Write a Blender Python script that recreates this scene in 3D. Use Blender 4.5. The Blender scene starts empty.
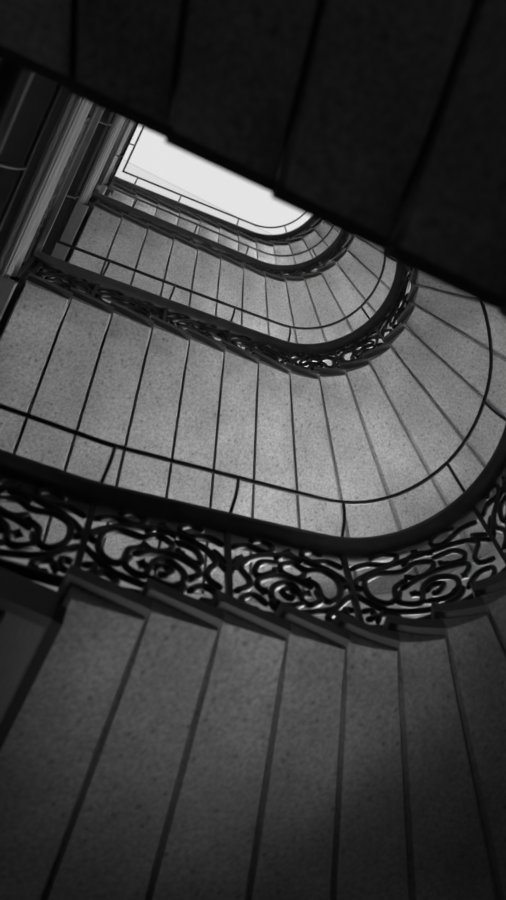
import bpy, math, random
import numpy as np
from mathutils import Matrix, Vector
random.seed(7)

# ------------------------------------------------------------------ plan data
SC = 0.86                        # plan units -> metres
RISE = 0.165
W, LX, RR, ASP = 1.63683, 2.09457, 0.81502, 1.07597
LV = {5: -4.643, 4: 0.0, 3: 4.643, 2: 9.3375, 1: 11.6303}
TOPZ = 18.0; FLOORZ = -5.0

def w3(p):                       # plan (x, v, z) -> world
    return Vector((p[0]*SC, -p[1]*SC, p[2]*SC))

# ------------------------------------------------------------------ camera
scene = bpy.context.scene
R = [[0.89338, 0.44816, -0.03216], [-0.41856, 0.85613, 0.30308], [0.16336, -0.2573, 0.95242]]
fl = lambda r: Vector((r[0], -r[1], r[2]))
rx, up, fw = fl(R[0]), fl(R[1]), fl(R[2])
cam_d = bpy.data.cameras.new('camera'); cam = bpy.data.objects.new('camera', cam_d)
scene.collection.objects.link(cam)
M = Matrix((( rx.x, up.x, -fw.x, 0), (rx.y, up.y, -fw.y, 0), (rx.z, up.z, -fw.z, 0), (0, 0, 0, 1)))
cam.matrix_world = Matrix.Translation(w3((0.6066, 1.7339, -3.1087))) @ M
cam_d.sensor_fit = 'VERTICAL'; cam_d.sensor_height = 36.0; cam_d.lens = 1181.2/900*36
cam_d.clip_start = 0.05; cam_d.clip_end = 200
cam_d.dof.use_dof = True; cam_d.dof.focus_distance = 8.0; cam_d.dof.aperture_fstop = 2.5
scene.camera = cam

# ------------------------------------------------------------------ world, exposure
wd = bpy.data.worlds.new('world'); scene.world = wd; wd.use_nodes = True
wd.node_tree.nodes['Background'].inputs[0].default_value = (1, 1, 1, 1)
wd.node_tree.nodes['Background'].inputs[1].default_value = 0.0
scene.view_settings.view_transform = 'Standard'; scene.view_settings.look = 'None'
scene.view_settings.exposure = 0.0; scene.view_settings.gamma = 1.0
scene.view_settings.use_curve_mapping = False

# glowing panes for unseen stairwell windows, some added only to brighten undersides: (storey window centre x, v, z, width, height, facing angle, watts)
def curved(t, z, w, h, e):       # a window in the curved end wall, t degrees round from the front wall
    t = math.radians(t); x, y = 2.09457+2.96*math.sin(t), .82-2.63*math.cos(t)
    nx, ny = -math.sin(t)/2.96, math.cos(t)/2.63; l = math.hypot(nx, ny)
    return (x, y, z, w, h, (nx/l, ny/l), e)
WINDOWS = [                      # centre x, v, z, width, height, normal (x, v), emission
    curved(38, 4.0, 1.5, 2.0, 20.0),
    curved(95, 4.8, 1.5, 2.0, 3.0),
    curved(34, 8.7, 1.5, 2.0, 15.0),
    curved(95, 9.4, 1.5, 2.0, 7.0),
    curved(30, 12.2, 1.4, 1.2, 34.0),
    curved(95, 13.0, 1.4, 1.2, 7.0),
    (1.1, -1.80, 11.2, 1.4, .9, (0, 1), 9.0),  # unseen window added to brighten the highest flight's underside
    curved(22, -.9, 1.4, 1.3, .9),  # unseen window added to brighten the lowest lit flight
    curved(142, -2.9, 1.4, 1.6, 1.6),  # unseen window added to lift the dark flight's underside
]

# unseen fill spot added low in the entrance storey to brighten the flight above
ld = bpy.data.lights.new('soffit_fill', 'SPOT'); ld.energy = 155; ld.spot_size = math.radians(36); ld.spot_blend = 1.0; ld.shadow_soft_size = .4
lo = bpy.data.objects.new('soffit_fill', ld); scene.collection.objects.link(lo)
lo.location = w3((1.9, -.45, -2.9))
lo.rotation_euler = (w3((1.76, .2, .9))-lo.location).to_track_quat('-Z', 'Y').to_euler()

# ------------------------------------------------------------------ materials
def new_mat(name):
    m = bpy.data.materials.new(name); m.use_nodes = True
    nt = m.node_tree; b = nt.nodes['Principled BSDF']
    return m, nt, b
def stone(name, c, contrast=1.0, bump=0.25):
    m, nt, b = new_mat(name); N = nt.nodes; L = nt.links
    tc = N.new('ShaderNodeTexCoord')
    n1 = N.new('ShaderNodeTexNoise'); n1.inputs['Scale'].default_value = 55; n1.inputs['Detail'].default_value = 6; n1.inputs['Roughness'].default_value = .7
    n2 = N.new('ShaderNodeTexNoise'); n2.inputs['Scale'].default_value = 2.2; n2.inputs['Detail'].default_value = 5
    n3 = N.new('ShaderNodeTexVoronoi'); n3.inputs['Scale'].default_value = 17
    for n in (n1, n2, n3): L.new(tc.outputs['Object'], n.inputs['Vector'])
    r1 = N.new('ShaderNodeValToRGB'); r1.color_ramp.elements[0].position = .36; r1.color_ramp.elements[1].position = .64
    lo, hi = c*(1-.3*contrast), c*(1+.26*contrast)
    r1.color_ramp.elements[0].color = (lo, lo, lo, 1); r1.color_ramp.elements[1].color = (hi, hi, hi, 1)
    L.new(n1.outputs['Fac'], r1.inputs['Fac'])
    r2 = N.new('ShaderNodeValToRGB'); r2.color_ramp.elements[0].position = .35; r2.color_ramp.elements[1].position = .7
    r2.color_ramp.elements[0].color = (.72, .72, .72, 1); r2.color_ramp.elements[1].color = (1.12, 1.12, 1.12, 1)
    L.new(n2.outputs['Fac'], r2.inputs['Fac'])
    r3 = N.new('ShaderNodeValToRGB'); r3.color_ramp.elements[0].position = .08; r3.color_ramp.elements[1].position = .24
    r3.color_ramp.elements[0].color = (.62, .62, .62, 1); r3.color_ramp.elements[1].color = (1, 1, 1, 1)
    L.new(n3.outputs['Distance'], r3.inputs['Fac'])
    m1 = N.new('ShaderNodeMixRGB'); m1.blend_type = 'MULTIPLY'; m1.inputs[0].default_value = 1
    m2 = N.new('ShaderNodeMixRGB'); m2.blend_type = 'MULTIPLY'; m2.inputs[0].default_value = 1
    L.new(r1.outputs[0], m1.inputs[1]); L.new(r2.outputs[0], m1.inputs[2])
    L.new(m1.outputs[0], m2.inputs[1]); L.new(r3.outputs[0], m2.inputs[2])
    L.new(m2.outputs[0], b.inputs['Base Color'])
    b.inputs['Roughness'].default_value = .75
    bp = N.new('ShaderNodeBump'); bp.inputs['Strength'].default_value = bump; bp.inputs['Distance'].default_value = .004
    L.new(n1.outputs['Fac'], bp.inputs['Height']); L.new(bp.outputs[0], b.inputs['Normal'])
    return m
def plain(name, c, rough=.6, metal=0, nscale=12, var=.12, stretch=None):
    m, nt, b = new_mat(name); N = nt.nodes; L = nt.links
    tc = N.new('ShaderNodeTexCoord'); n = N.new('ShaderNodeTexNoise'); n.inputs['Scale'].default_value = nscale; n.inputs['Detail'].default_value = 4
    if stretch:
        mp = N.new('ShaderNodeMapping'); mp.inputs['Scale'].default_value = stretch
        L.new(tc.outputs['Object'], mp.inputs[0]); L.new(mp.outputs[0], n.inputs['Vector'])
    else: L.new(tc.outputs['Object'], n.inputs['Vector'])
    r = N.new('ShaderNodeValToRGB'); r.color_ramp.elements[0].position = .3; r.color_ramp.elements[1].position = .7
    a, z = c*(1-var), c*(1+var)
    r.color_ramp.elements[0].color = (a, a, a, 1); r.color_ramp.elements[1].color = (z, z, z, 1)
    L.new(n.outputs['Fac'], r.inputs['Fac']); L.new(r.outputs[0], b.inputs['Base Color'])
    b.inputs['Specular IOR Level'].default_value = .3 if c < .02 else .5
    b.inputs['Roughness'].default_value = rough; b.inputs['Metallic'].default_value = metal
    return m
def emit(name, c, s):
    m, nt, b = new_mat(name)
    b.inputs['Base Color'].default_value = (.1, .1, .1, 1); b.inputs['Roughness'].default_value = .8
    b.inputs['Emission Color'].default_value = (c, c, c, 1); b.inputs['Emission Strength'].default_value = s
    return m
MAT = dict(
    stone=stone('grey_granite', .34),
    fascia=plain('painted_moulding', .19, .6, 0, 8, .15, (22, 1.5, 22)),
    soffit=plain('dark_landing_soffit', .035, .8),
    iron=plain('wrought_iron', .014, .5, .0, 30, .3),
    edge_shade=plain('shaded_stone_edge', .08, .6),  # backlit step ends: their shade is put into this dark tone
    wood=plain('dark_polished_wood', .03, .3, 0, 9, .4),
    plaster=plain('white_plaster', .64, .9, 0, 3, .05),
    floor=stone('floor_stone', .25),
    frame=plain('window_frame_paint', .5, .5),
    sky=emit('frosted_skylight_glass', 1, .76),
    border_glow=emit('lit_border_emission', 1, .69),
)

# ------------------------------------------------------------------ helpers
COL = scene.collection
def mesh_obj(name, V, F, mat, parent=None, smooth=False):
    me = bpy.data.meshes.new(name); me.from_pydata([tuple(w3(v)) for v in V], [], F)
    import bmesh
    bm = bmesh.new(); bm.from_mesh(me)
    bmesh.ops.recalc_face_normals(bm, faces=bm.faces); bm.to_mesh(me); bm.free()
    if smooth:
        for p in me.polygons: p.use_smooth = True
    me.materials.append(mat)
    o = bpy.data.objects.new(name, me); COL.objects.link(o)
    if parent: o.parent = parent
    return o
def thing(name, label, cat, group=None):
    o = bpy.data.objects.new(name, None); COL.objects.link(o)
    o['label'] = label; o['category'] = cat
    if group: o['group'] = group
    return o
def recentre(root, p):
    """move the Empty to its thing's base, keeping the parts where they are"""
    off = w3(p); root.location = off
    for c in root.children:
        c.location = -off
def struct(name, V, F, mat, parent=None, smooth=False):
    o = mesh_obj(name, V, F, mat, parent, smooth)
    if not parent: o['kind'] = 'structure'
    return o
def box(x0, x1, y0, y1, z0, z1, V=None, F=None):
    if V is None: V, F = [], []
    b = len(V)
    V += [(x, y, z) for z in (z0, z1) for y in (y0, y1) for x in (x0, x1)]
    F += [tuple(b+i for i in f) for f in ((0,1,3,2),(4,5,7,6),(0,1,5,4),(2,3,7,6),(0,2,6,4),(1,3,7,5))]
    return V, F
def far_y(x): return 1.557+.033*max(min(x, LX), -.2)

def plan(s, off=0.0):            # point on the well's edge; off > 0 = into the well. s = 0 at the landing corner
    q = math.pi*RR/2
    if s <= LX: return (s, off)
    if s <= LX+2*q:
        t = (s-LX)/RR; nx, ny = -math.sin(t), math.cos(t)
        x = LX+(RR*math.sin(t)+off*nx)*ASP; y = RR-RR*math.cos(t)+off*ny
        if y > RR: y = RR+(y-RR)*(far_y(LX)-RR)/(W-RR)
        return (x, y)
    x = LX-(s-LX-2*q); return (x, far_y(x)-off)
STOT = 2*LX+math.pi*RR           # s at the far corner
def outer_poly():
    P = [(x, -1.85) for x in np.linspace(-3.0, LX, 60)]
    P += [(LX+3.0*math.sin(t), .82-2.67*math.cos(t)) for t in np.linspace(0, math.pi, 90)[1:-1]]
    P += [(x, 3.49) for x in np.linspace(LX, -3.0, 60)]
    return np.array(P)
OUT = outer_poly()
def ray_out(p, ang, gap=.006):             # ang measured from -v towards +x
    d = np.array([math.sin(ang), -math.cos(ang)]); a = OUT[:-1]; e = OUT[1:]-a; r = a-np.array(p)
    den = d[0]*e[:, 1]-d[1]*e[:, 0]; den = np.where(abs(den) < 1e-9, 1e-9, den)
    t = (r[:, 0]*e[:, 1]-r[:, 1]*e[:, 0])/den; u = (r[:, 0]*d[1]-r[:, 1]*d[0])/den
    ok = (t > 0) & (u >= -1e-6) & (u <= 1+1e-6); t = t[ok].min()-gap
    return (p[0]+d[0]*t, p[1]+d[1]*t)
S_NEAR = [.079, .387, .680, .979, 1.268, 1.552, 1.843, 2.122, 2.364, 2.585, 2.793, 3.005, 3.201, 3.389]
TH_NEAR = [0, 4.5, 8.3, 12.6, 17.5, 21.2, 24.5, 30.6, 37.4, 46.5, 56, 65.8, 75, 86]
TH_4 = [0, 0, 0, 0, 6.6, 12.5, 19.3, 25.2, 31.5, 39.7, 52, 64, 75, 86]

class Loop:                      # one storey of the stair
    def __init__(s, lv):
        s.lv = lv; s.z = LV[lv]; off = 0.0
        th = list(TH_NEAR); off = -.008
        if lv == 4: th = list(TH_4); off = -.07
        S = [a+off for a in S_NEAR]
        s.n = 28; s.n0 = 0; s.nflat = 28
        s.rise = {5: .1658, 4: .1658, 3: .1677, 2: .15285, 1: .2348}[lv]
        for u in range(14, 29):
            m = (28-u)*13/15
            S.append(STOT-float(np.interp(m, range(14), S_NEAR)))
            th.append(180-float(np.interp(m, range(14), TH_NEAR)))
        if lv == 5:
            xs = {28: .30, 27: .57, 26: .85, 25: 1.12, 24: 1.38, 23: 1.64, 22: 1.90}
            for u, x in xs.items(): S[u] = STOT-x; th[u] = 180-(-18.6+(x-.57)*17.8)
            a, b = S[14], S[22]; ta, tb = th[14], th[22]
            for u in range(15, 22): k = (u-14)/8; S[u] = a+(b-a)*k; th[u] = ta+(tb-ta)*k
            S.append(STOT-.05); th.append(180+20); s.n = 29; s.n0 = 8
        if lv == 4: s.n0 = 3
        if lv in (1, 2): s.nflat = 15
        s.S, s.TH = S, th
    def ramp(s, u):              # soffit height
        return s.z+min(u, s.nflat)*s.rise
    def inner(s, u):
        return plan(float(np.interp(u, range(len(s.S)), s.S)))
    def outer(s, u):
        return ray_out(s.inner(u), math.radians(float(np.interp(u, range(len(s.TH)), s.TH))))
    def u_of_s(s, sv):
        S = s.S
        if sv > S[-1]: return float(len(S)-1)
        return float(np.interp(sv, S, range(len(S))))
    def rail_z(s, sv):
        z = s.ramp(s.u_of_s(sv))
        if s.lv == 4: z = max(z, .33+.17*max(0, min(1, (sv-.35)/.59)))
        return z
LOOPS = {lv: Loop(lv) for lv in (5, 4, 3, 2, 1)}

# ------------------------------------------------------------------ room shell
def wall_seg(name, pts, z0, z1, t=.25, openings=()):
    V, F = [], []; n = len(pts)
    for k, (x, y) in enumerate(pts):
        a = pts[max(k-1, 0)]; b = pts[min(k+1, n-1)]; dx, dy = b[0]-a[0], b[1]-a[1]; l = math.hypot(dx, dy)
        nx, ny = dy/l*t, -dx/l*t
        V += [(x, y, z0), (x, y, z1), (x+nx, y+ny, z1), (x+nx, y+ny, z0)]
    for k in range(n-1):
        a, b = 4*k, 4*k+4
        for i in range(4):
            j = (i+1) % 4; F.append((a+i, a+j, b+j, b+i))
    F += [(0, 1, 2, 3), tuple(4*(n-1)+i for i in (0, 3, 2, 1))]
    return struct(name, V, F, MAT['plaster'])
XL = -2.0
wall_seg('wall_front', [(XL, -1.85), (LX, -1.85)], FLOORZ, TOPZ)
wall_seg('wall_right', [(LX+3.0*math.sin(t), .82-2.67*math.cos(t)) for t in np.linspace(0, math.pi, 64)], FLOORZ, TOPZ)
wall_seg('wall_back', [(LX, 3.49), (XL, 3.49)], FLOORZ, TOPZ)
wall_seg('wall_left', [(XL, 3.49), (XL, -1.85)], FLOORZ, TOPZ)
V, F = box(XL-.3, 5.4, -2.15, 3.8, FLOORZ-.2, FLOORZ); struct('floor', V, F, MAT['floor'])
V, F = box(XL-.3, 5.4, -2.15, 3.8, TOPZ, TOPZ+.2); struct('ceiling', V, F, MAT['plaster'])

sk = thing('skylight', 'bright frosted glass skylight filling the ceiling above the open stairwell', 'skylight')
V, F = box(-1.6, 4.7, -.22, 3.1, TOPZ-.10, TOPZ-.04); mesh_obj('glass_panel', V, F, MAT['sky'], sk)
V, F = box(-1.6, 4.7, -1.5, -.24, TOPZ-.12, TOPZ-.04); mesh_obj('ceiling_border_glow', V, F, MAT['border_glow'], sk)  # ceiling border; its lit look is put in as emission
V, F = box(-1.7, 4.8, 3.1, 3.2, TOPZ-.14, TOPZ-.003); box(-1.7, 4.8, -1.6, -1.5, TOPZ-.14, TOPZ-.003, V, F)
box(-1.7, -1.6, -1.5, 3.1, TOPZ-.14, TOPZ-.003, V, F); box(4.7, 4.8, -1.5, 3.1, TOPZ-.14, TOPZ-.003, V, F)
mesh_obj('frame', V, F, MAT['frame'], sk)
recentre(sk, (1.5, .8, TOPZ-.12))

for k, (x, y, z, w, h, (nx, ny), es) in enumerate(WINDOWS):
    me = emit('daylit_window_glass_%d' % k, 1, es)
    def orient(du, dz, dn):      # local coordinates: along wall, up, out from wall
        return (x+nx*dn+ny*du, y+ny*dn-nx*du, z+dz)
    def lbox(u0, u1, z0, z1, n0, n1, V, F):
        b = len(V); V += [orient(u, zz, n) for n in (n0, n1) for zz in (z0, z1) for u in (u0, u1)]
        F += [tuple(b+i for i in f) for f in ((0,1,3,2),(4,5,7,6),(0,1,5,4),(2,3,7,6),(0,2,6,4),(1,3,7,5))]
    V, F = [], []; lbox(-w/2, w/2, -h/2, h/2, -.02, 0, V, F)
    root = struct('window_%d' % (k+1), V, F, me)
    V, F = [], []; t = .07
    lbox(-w/2-t, -w/2, -h/2-t, h/2+t, -.04, .05, V, F); lbox(w/2, w/2+t, -h/2-t, h/2+t, -.04, .05, V, F)
    lbox(-w/2, w/2, h/2, h/2+t, -.04, .05, V, F); lbox(-w/2, w/2, -h/2-t, -h/2, -.04, .08, V, F)
    lbox(-.03, .03, -h/2, h/2, 0, .04, V, F); lbox(-w/2, w/2, .15, .19, 0, .04, V, F)
    mesh_obj('window_frame', V, F, MAT['frame'], root)

# ------------------------------------------------------------------ stone flights
def step_mesh(lp, i):
    g = .0125/max(.2, math.dist(lp.inner(i), lp.inner(i+1)))  # half joint width as a fraction
    top = lp.ramp(i+1)+.085
    if i >= lp.nflat: top = lp.ramp(i)+.22
    vs = [0, .025, .05, .09, .13, .18, .3, .5, .75, 1.0]
    I = [None]*8; ts = [0, g, .02+g, .25, .5, .75, 1-g, 1]
    IN = [lp.inner(i+t) for t in ts]; OU = [lp.outer(i+t) for t in ts]
    L = max(math.dist(IN[3], OU[3]), .5)
    V, F = [], []; nt, nv = len(ts), len(vs)
    flat = i >= lp.nflat
    for v in vs:
        d = v*L; b = min(1, d/.21); b = b*b*(3-2*b); a = .38
        for k, t in enumerate(ts):
            rs = 0 if flat else lp.rise
            zz = lp.ramp(i)+rs*t+rs*(.36*(1-t)-.16*t)*(1-b)
            if k in (0, nt-1): zz += .05
            gi = v if v else 0
            V.append((IN[k][0]*(1-v)+OU[k][0]*v, IN[k][1]*(1-v)+OU[k][1]*v, zz))
    for r in range(nv-1):
        for k in range(nt-1):
            a0 = r*nt+k; F.append((a0, a0+1, a0+nt+1, a0+nt))
    base = len(V)
    V += [(x, y, top) for (x, y, _) in V[:nt]] + [(x, y, top) for (x, y, _) in V[(nv-1)*nt:nv*nt]]
    ti = [base+k for k in range(nt)]; to = [base+nt+k for k in range(nt)]
    for k in range(nt-1):
        F.append((k, k+1, ti[k+1], ti[k])); o = (nv-1)*nt
        F.append((o+k, o+k+1, to[k+1], to[k])); F.append((ti[k], ti[k+1], to[k+1], to[k]))
    F.append(tuple([r*nt for r in range(nv)]+[to[0], ti[0]]))
    F.append(tuple([r*nt+nt-1 for r in range(nv)]+[to[-1], ti[-1]]))
    return V, F, top
def sv_at(lp, u): return float(np.interp(u, range(len(lp.S)), lp.S))
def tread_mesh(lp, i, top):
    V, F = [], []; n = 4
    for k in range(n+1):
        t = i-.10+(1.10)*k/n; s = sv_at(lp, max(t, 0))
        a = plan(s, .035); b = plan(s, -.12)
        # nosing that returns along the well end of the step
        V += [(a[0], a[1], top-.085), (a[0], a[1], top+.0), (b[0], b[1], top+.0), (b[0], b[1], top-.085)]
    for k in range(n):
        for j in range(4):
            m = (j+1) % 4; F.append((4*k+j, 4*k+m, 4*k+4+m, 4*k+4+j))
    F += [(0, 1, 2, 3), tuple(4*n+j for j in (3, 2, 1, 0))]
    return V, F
FL_LABEL = {5: 'dark out-of-focus stone flight seen from below across the top of the photo',
            4: 'lowest lit flight of stone steps, its underside filling the bottom of the photo',
            3: 'middle flight of pale granite steps curving under the watermark-free centre of the stairwell',
            2: 'second flight from the top, narrower pale steps between two handrails',
            1: 'highest flight of stone steps, a thin band directly under the bright skylight'}
FL_LABEL[3] = 'widest fully lit flight of granite steps, curving across the middle of the photo'
for lv, lp in LOOPS.items():
    root = thing('stair_flight', FL_LABEL[lv], 'stairs', 'stone stair flights winding up the well')
    for i in range(lp.n0, lp.n):
        V, F, top = step_mesh(lp, i)
        st = mesh_obj('step', V, F, MAT['stone'], root)
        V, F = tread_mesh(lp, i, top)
        no = mesh_obj('nosing', V, F, MAT['edge_shade'], st)
    p = lp.outer(lp.n0); recentre(root, (p[0], p[1], lp.ramp(lp.n0)))

# ------------------------------------------------------------------ landings
LD_LABEL = {4: 'lowest landing, almost black, behind the blurred handrail at the left edge',
            3: 'landing with a broad lit moulded edge running down the left side',
            2: 'upper landing whose pale moulded edge is the second strip left of the skylight',
            1: 'topmost landing, narrow pale edge touching the left side of the skylight'}
LZ = {4: .33, 3: LV[3], 2: LV[2], 1: LV[1]}
for lv in (4, 3, 2, 1):
    z = LZ[lv]; lp = LOOPS[lv]; top = z+.20
    root = thing('stair_landing', LD_LABEL[lv], 'landing', 'landings at the square end of the well')
    fy = far_y(0)
    # slab
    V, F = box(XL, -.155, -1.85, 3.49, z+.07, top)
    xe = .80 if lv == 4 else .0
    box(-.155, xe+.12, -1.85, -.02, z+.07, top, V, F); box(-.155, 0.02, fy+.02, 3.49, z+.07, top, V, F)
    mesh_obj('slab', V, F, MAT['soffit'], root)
    # moulded edge beam along the well: profile extruded along v
    prof = [(-.155, z+.08), (-.13, z+.08), (-.13, z+.012), (-.122, z), (-.105, z), (-.10, z+.012), (-.088, z+.012), (-.082, z), (-.07, z), (-.065, z+.014), (-.054, z+.014),
            (-.048, z+.03), (-.034, z+.04), (-.03, z+.06), (-.03, z+.13), (-.01, z+.155), (-.005, top), (-.155, top)]
    V, F = [], []
    for y in (-.02 if lv != 4 else -.02, fy+.02): V += [(x, y, zz) for x, zz in prof]
    n = len(prof)
    for k in range(n): F.append((k, (k+1) % n, n+(k+1) % n, n+k))
    F += [tuple(range(n)), tuple(range(2*n-1, n-1, -1))]
    mesh_obj('fascia', V, F, MAT['fascia'], root)
    # beam under the foot of the flight
    x1 = .875 if lv == 4 else .03
    pr = [(x1-.15, z+.02), (x1-.14, z-.0), (x1-.01, z-.0), (x1, z+.02), (x1, top), (x1-.15, top)]
    V, F = [], []
    for y in (-1.85, -.02): V += [(x, y, zz) for x, zz in pr]
    n = len(pr)
    for k in range(n): F.append((k, (k+1) % n, n+(k+1) % n, n+k))
    F += [tuple(range(n)), tuple(range(2*n-1, n-1, -1))]
    mesh_obj('beam', V, F, MAT['fascia'], root)
    if lv == 4:                  # stone edge of the wide landing along the well
        V, F = box(0, x1, -.02, .02, z, top); mesh_obj('edge_slab', V, F, MAT['edge_shade'], root)
    recentre(root, (XL, -1.85, z+.07))

# ------------------------------------------------------------------ railings
def sweep(P, N, prof, closed_ends=True):
    """P: path points (x, v, z); N: unit horizontal normals; prof: (offset along N, dz) ring"""
    V, F = [], []; m = len(prof)
    for p, nn in zip(P, N):
        for a, b in prof: V.append((p[0]+nn[0]*a, p[1]+nn[1]*a, p[2]+b))
    for k in range(len(P)-1):
        for j in range(m):
            q = (j+1) % m; F.append((m*k+j, m*k+q, m*k+m+q, m*k+m+j))
    F += [tuple(range(m)), tuple(range(m*(len(P)-1), m*len(P)))]
    return V, F
def circ(r, n=8, a0=0): return [(r*math.cos(a0+2*math.pi*k/n), r*math.sin(a0+2*math.pi*k/n)) for k in range(n)]
def tube(P, r, n, V, F):
    P = [Vector(p) for p in P]; base = len(V); prev = None
    for k, p in enumerate(P):
        t = (P[min(k+1, len(P)-1)]-P[max(k-1, 0)]).normalized()
        if prev is None:
            a = t.cross(Vector((0, 0, 1)));
            if a.length < .1: a = t.cross(Vector((1, 0, 0)))
            a.normalize()
        else: a = (prev-t*prev.dot(t)).normalized()
        b = t.cross(a); prev = a
        rr = r[k] if isinstance(r, (list, tuple)) else r
        for j in range(n):
            w = 2*math.pi*j/n; V.append(tuple(p+a*(rr*math.cos(w))+b*(rr*math.sin(w))))
    for k in range(len(P)-1):
        for j in range(n):
            q = (j+1) % n; F.append((base+n*k+j, base+n*k+q, base+n*k+n+q, base+n*k+n+j))
    F += [tuple(base+j for j in range(n)), tuple(base+n*(len(P)-1)+j for j in range(n))]
def smooth_line(P, n=4):         # Catmull-Rom
    out = []; m = len(P)
    for k in range(m-1):
        p0, p1, p2, p3 = P[max(k-1, 0)], P[k], P[k+1], P[min(k+2, m-1)]
        for j in range(n):
            t = j/n; out.append(tuple(.5*((2*b)+(-a+c)*t+(2*a-5*b+4*c-d)*t*t+(-a+3*b-3*c+d)*t**3) for a, b, c, d in zip(p0, p1, p2, p3)))
    return out+[tuple(P[-1])]
# scrollwork of one panel, x along the rail 0..0.64, y = height above the stair line
MOTIF = [
 [(.23,.59),(.20,.57),(.18,.53),(.17,.43),(.13,.40),(.08,.46),(.06,.56),(.07,.67),(.12,.73),(.17,.73),(.24,.71),(.30,.76),(.37,.70),(.36,.62),(.29,.59),(.24,.65)],
 [(.20,.49),(.18,.40),(.23,.34),(.27,.34),(.28,.41),(.25,.44)],
 [(.21,.52),(.30,.58),(.40,.58),(.49,.50),(.50,.43),(.47,.39)],
 [(.28,.37),(.30,.48),(.36,.52),(.43,.43),(.43,.32),(.37,.28),(.28,.33)],
 [(.38,.73),(.47,.70),(.51,.59),(.49,.54),(.42,.60),(.40,.66)],
 [(.02,.33),(.06,.34),(.06,.27),(.03,.25)],
 [(.07,.22),(.10,.30),(.16,.24),(.14,.18),(.10,.2)],
 [(.52,.74),(.58,.60),(.54,.48),(.55,.40),(.61,.34)],
 [(.46,.26),(.52,.33),(.58,.28),(.57,.2),(.51,.2)],
 [(.57,.72),(.63,.60)],
 [(.02,.80),(.10,.86),(.2,.82),(.24,.9),(.18,.96),(.12,.92)],
 [(.62,.80),(.54,.86),(.44,.82),(.40,.9),(.46,.96),(.52,.92)],
 [(.25,.78),(.32,.86),(.39,.78)],
 [(.01,.50),(.06,.42),(.12,.33),(.22,.27),(.34,.22),(.42,.24),(.44,.29),(.40,.31)],
 [(.63,.52),(.57,.66),(.46,.78),(.30,.83),(.14,.78),(.04,.68),(.02,.60),(.05,.57)],
 [(.30,.42),(.34,.46),(.38,.42),(.35,.37),(.32,.38)],
]
BALLS = [(.23, .59), (.25, .44), (.42, .60), (.14, .18), (.47, .39), (.32, .88)]
def lerp_path(path, q):          # path: list of (dist, (x,v,z), n); q distance
    D = [a[0] for a in path]; q = max(D[0], min(D[-1], q))
    x = [float(np.interp(q, D, [a[1][c] for a in path])) for c in range(3)]
    n = [float(np.interp(q, D, [a[2][c] for a in path])) for c in range(2)]
    l = math.hypot(*n); return x, (n[0]/l, n[1]/l)
STAN = {4: [.31, .91, 1.55, 2.18, 2.9, 3.36], 3: [.47, 1.03, 1.65, 2.18, 2.99, 3.53], 2: [.42, 1.22, 1.92, 2.81, 3.4], 1: [.3, .95, 1.86, 2.59, 3.2], 5: []}
RL_LABEL = {5: 'iron balustrade of the blurred dark flight above the camera, hidden behind its edge',
            4: 'nearest black scrollwork balustrade with thick handrail sweeping across the lower middle',
            3: 'black balustrade with curled ironwork along the widest middle flight',
            2: 'slim black balustrade curving along the second flight from the top',
            1: 'topmost thin black railing outlined against the white skylight'}
HK, HT = 1.19, 1.57
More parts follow.
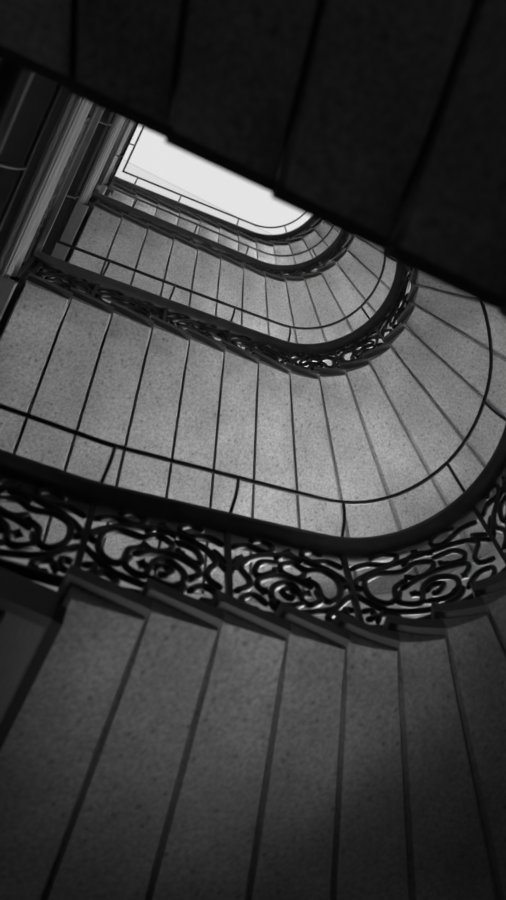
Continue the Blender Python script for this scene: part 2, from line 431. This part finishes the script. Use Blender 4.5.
for lv in (5, 4, 3, 2, 1):
    lp = LOOPS[lv]
    root = thing('stair_railing', RL_LABEL[lv], 'railing', 'iron balustrades with handrails winding up the well')
    # centre line path (on the well edge): landing part then flight part
    base = []                    # (point, normal into the well)
    if lv != 5:
        for y in np.linspace(far_y(0)-.0, 0.0, 14)[:-1]: base.append(((0, y, LZ[lv]), (1, 0)))
    svs = list(np.linspace(0, STOT-.02, 96)) if lv != 5 else list(np.linspace(LOOPS[5].S[10], STOT-.02, 60))
    for k, s in enumerate(svs):
        a = plan(s); b = plan(s, .1); n = (b[0]-a[0], b[1]-a[1]); l = math.hypot(*n); n = (n[0]/l, n[1]/l)
        if k == 0 and lv != 5: n = (1, 1)   # mitred corner (unnormalised on purpose: keeps the offsets parallel)
        base.append(((a[0], a[1], lp.rail_z(s)), n))
    def off(o, h): return [(p[0]+n[0]*o, p[1]+n[1]*o, p[2]+h) for p, n in base]
    NN = [n for p, n in base]
    # handrail
    prof = [(.0, .0), (.01, .03), (.0, .058), (-.03, .075), (-.125, .075), (-.155, .058), (-.165, .03), (-.155, .0), (-.125, -.015), (-.12, -.05), (-.03, -.05), (-.025, -.015)]
    V, F = sweep([(p[0], p[1], p[2]+HK) for p, n in base], NN, prof); hr = mesh_obj('handrail', V, F, MAT['wood'], root, True)
    V, F = sweep(off(.073, HT), NN, circ(.0125)); mesh_obj('safety_rail', V, F, MAT['iron'], root, True)
    V, F = sweep(off(-.065, .31), NN, [(-.02, -.011), (.02, -.011), (.02, .011), (-.02, .011)]); mesh_obj('bottom_rail', V, F, MAT['iron'], root)
    # distances along the base
    path = []; D = 0
    for k, (p, n) in enumerate(base):
        if k: D += math.dist(base[k-1][0][:2], p[:2])
        path.append((D, p, n))
    D0 = path[13][0] if lv != 5 else 0
    def at(q, o, h):
        x, n = lerp_path(path, q); return (x[0]+n[0]*o, x[1]+n[1]*o, x[2]+h)
    # stanchion positions in path distance
    def s2d(s):
        k = int(np.argmin([abs(a-s) for a in svs])); return path[k+(13 if lv != 5 else 0)][0]
    ST = [s2d(s) for s in STAN[lv]]
    if lv != 5: ST = [.5, 1.1]+[ST[0]*0+D0-.0+.0]*0+ST
    q = (ST[-1] if ST else .1)+.62
    while q < D-.15: ST.append(q); q += .62
    allp = []
    for a, b in zip([ST[0]-.5]+ST, ST):
        if b-a > .78: allp.append((a+b)/2)
        allp.append(b)
    if lv != 5: allp.append(D0+.06)
    allp.sort()
    for q in allp:               # full-height baluster bars
        V, F = [], []; e = .015
        a = Vector(at(q-.012, -.065, 0)); b = Vector(at(q+.012, -.065, 0)); t = (b-a).normalized(); t.z = 0; nn = Vector((-t.y, t.x, 0))
        c = Vector(at(q, -.065, 0)); z0 = c.z+.17; z1 = c.z+HK-.03
        for zz in (z0, z1):
            for s1, s2 in ((-1, -1), (1, -1), (1, 1), (-1, 1)):
                v = c+t*e*s1+nn*e*s2; V.append((v.x, v.y, zz))
        F = [(0, 1, 2, 3), (4, 5, 6, 7), (0, 1, 5, 4), (1, 2, 6, 5), (2, 3, 7, 6), (3, 0, 4, 7)]
        b0 = len(V); cyl = circ(.022, 8)
        for zz in (z0-.0, z0+.05):
            V += [(c.x+ax, c.y+ay, zz) for ax, ay in cyl]
        F += [tuple(b0+j for j in range(8)), tuple(b0+8+j for j in range(8))]+[(b0+j, b0+(j+1) % 8, b0+8+(j+1) % 8, b0+8+j) for j in range(8)]
        mesh_obj('post', V, F, MAT['iron'], root)
    for q in ST:                 # stanchions that carry the slim safety rail
        V, F = [], []
        tube([at(q, -.045, HK+.06), at(q, -.02, HK+.12), at(q, .035, HK+.2), at(q, .06, HK+.28), at(q, .073, HT-.005)], .0095, 6, V, F)
        tube([at(q, -.045, HK+.055), at(q, -.045, HK+.085)], .024, 8, V, F)
        mesh_obj('stanchion', V, F, MAT['iron'], root, True)
    for k, (a, b) in enumerate(zip(allp, allp[1:])):
        L = b-a
        if L < .2: continue
        V, F = [], []; mir = k % 2
        mo = MOTIF; nseg = 3 if lv >= 3 else 2; ns = 6 if lv >= 4 else 4
        for line in mo:
            pts = []
            for (x, y) in smooth_line(line, nseg):
                u = x/.64
                if mir: u = 1-u
                yy = .34+(y-.18)*1.02
                pts.append(at(a+u*L, -.065, yy))
            r = [.017]*len(pts); r[0] = r[-1] = .012
            tube(pts, r, ns, V, F)
        for (x, y) in BALLS:
            u = x/.64; u = 1-u if mir else u
            c = at(a+u*L, -.065, .34+(y-.18)*1.02); rr = .027
            b0 = len(V); V += [(c[0]+rr, c[1], c[2]), (c[0]-rr, c[1], c[2]), (c[0], c[1]+rr, c[2]), (c[0], c[1]-rr, c[2]), (c[0], c[1], c[2]+rr), (c[0], c[1], c[2]-rr)]
            F += [tuple(b0+i for i in f) for f in ((0,2,4),(2,1,4),(1,3,4),(3,0,4),(2,0,5),(1,2,5),(3,1,5),(0,3,5))]
        mesh_obj('scroll_panel', V, F, MAT['iron'], root, True)
    recentre(root, (base[0][0][0], base[0][0][1], base[0][0][2]+.17))
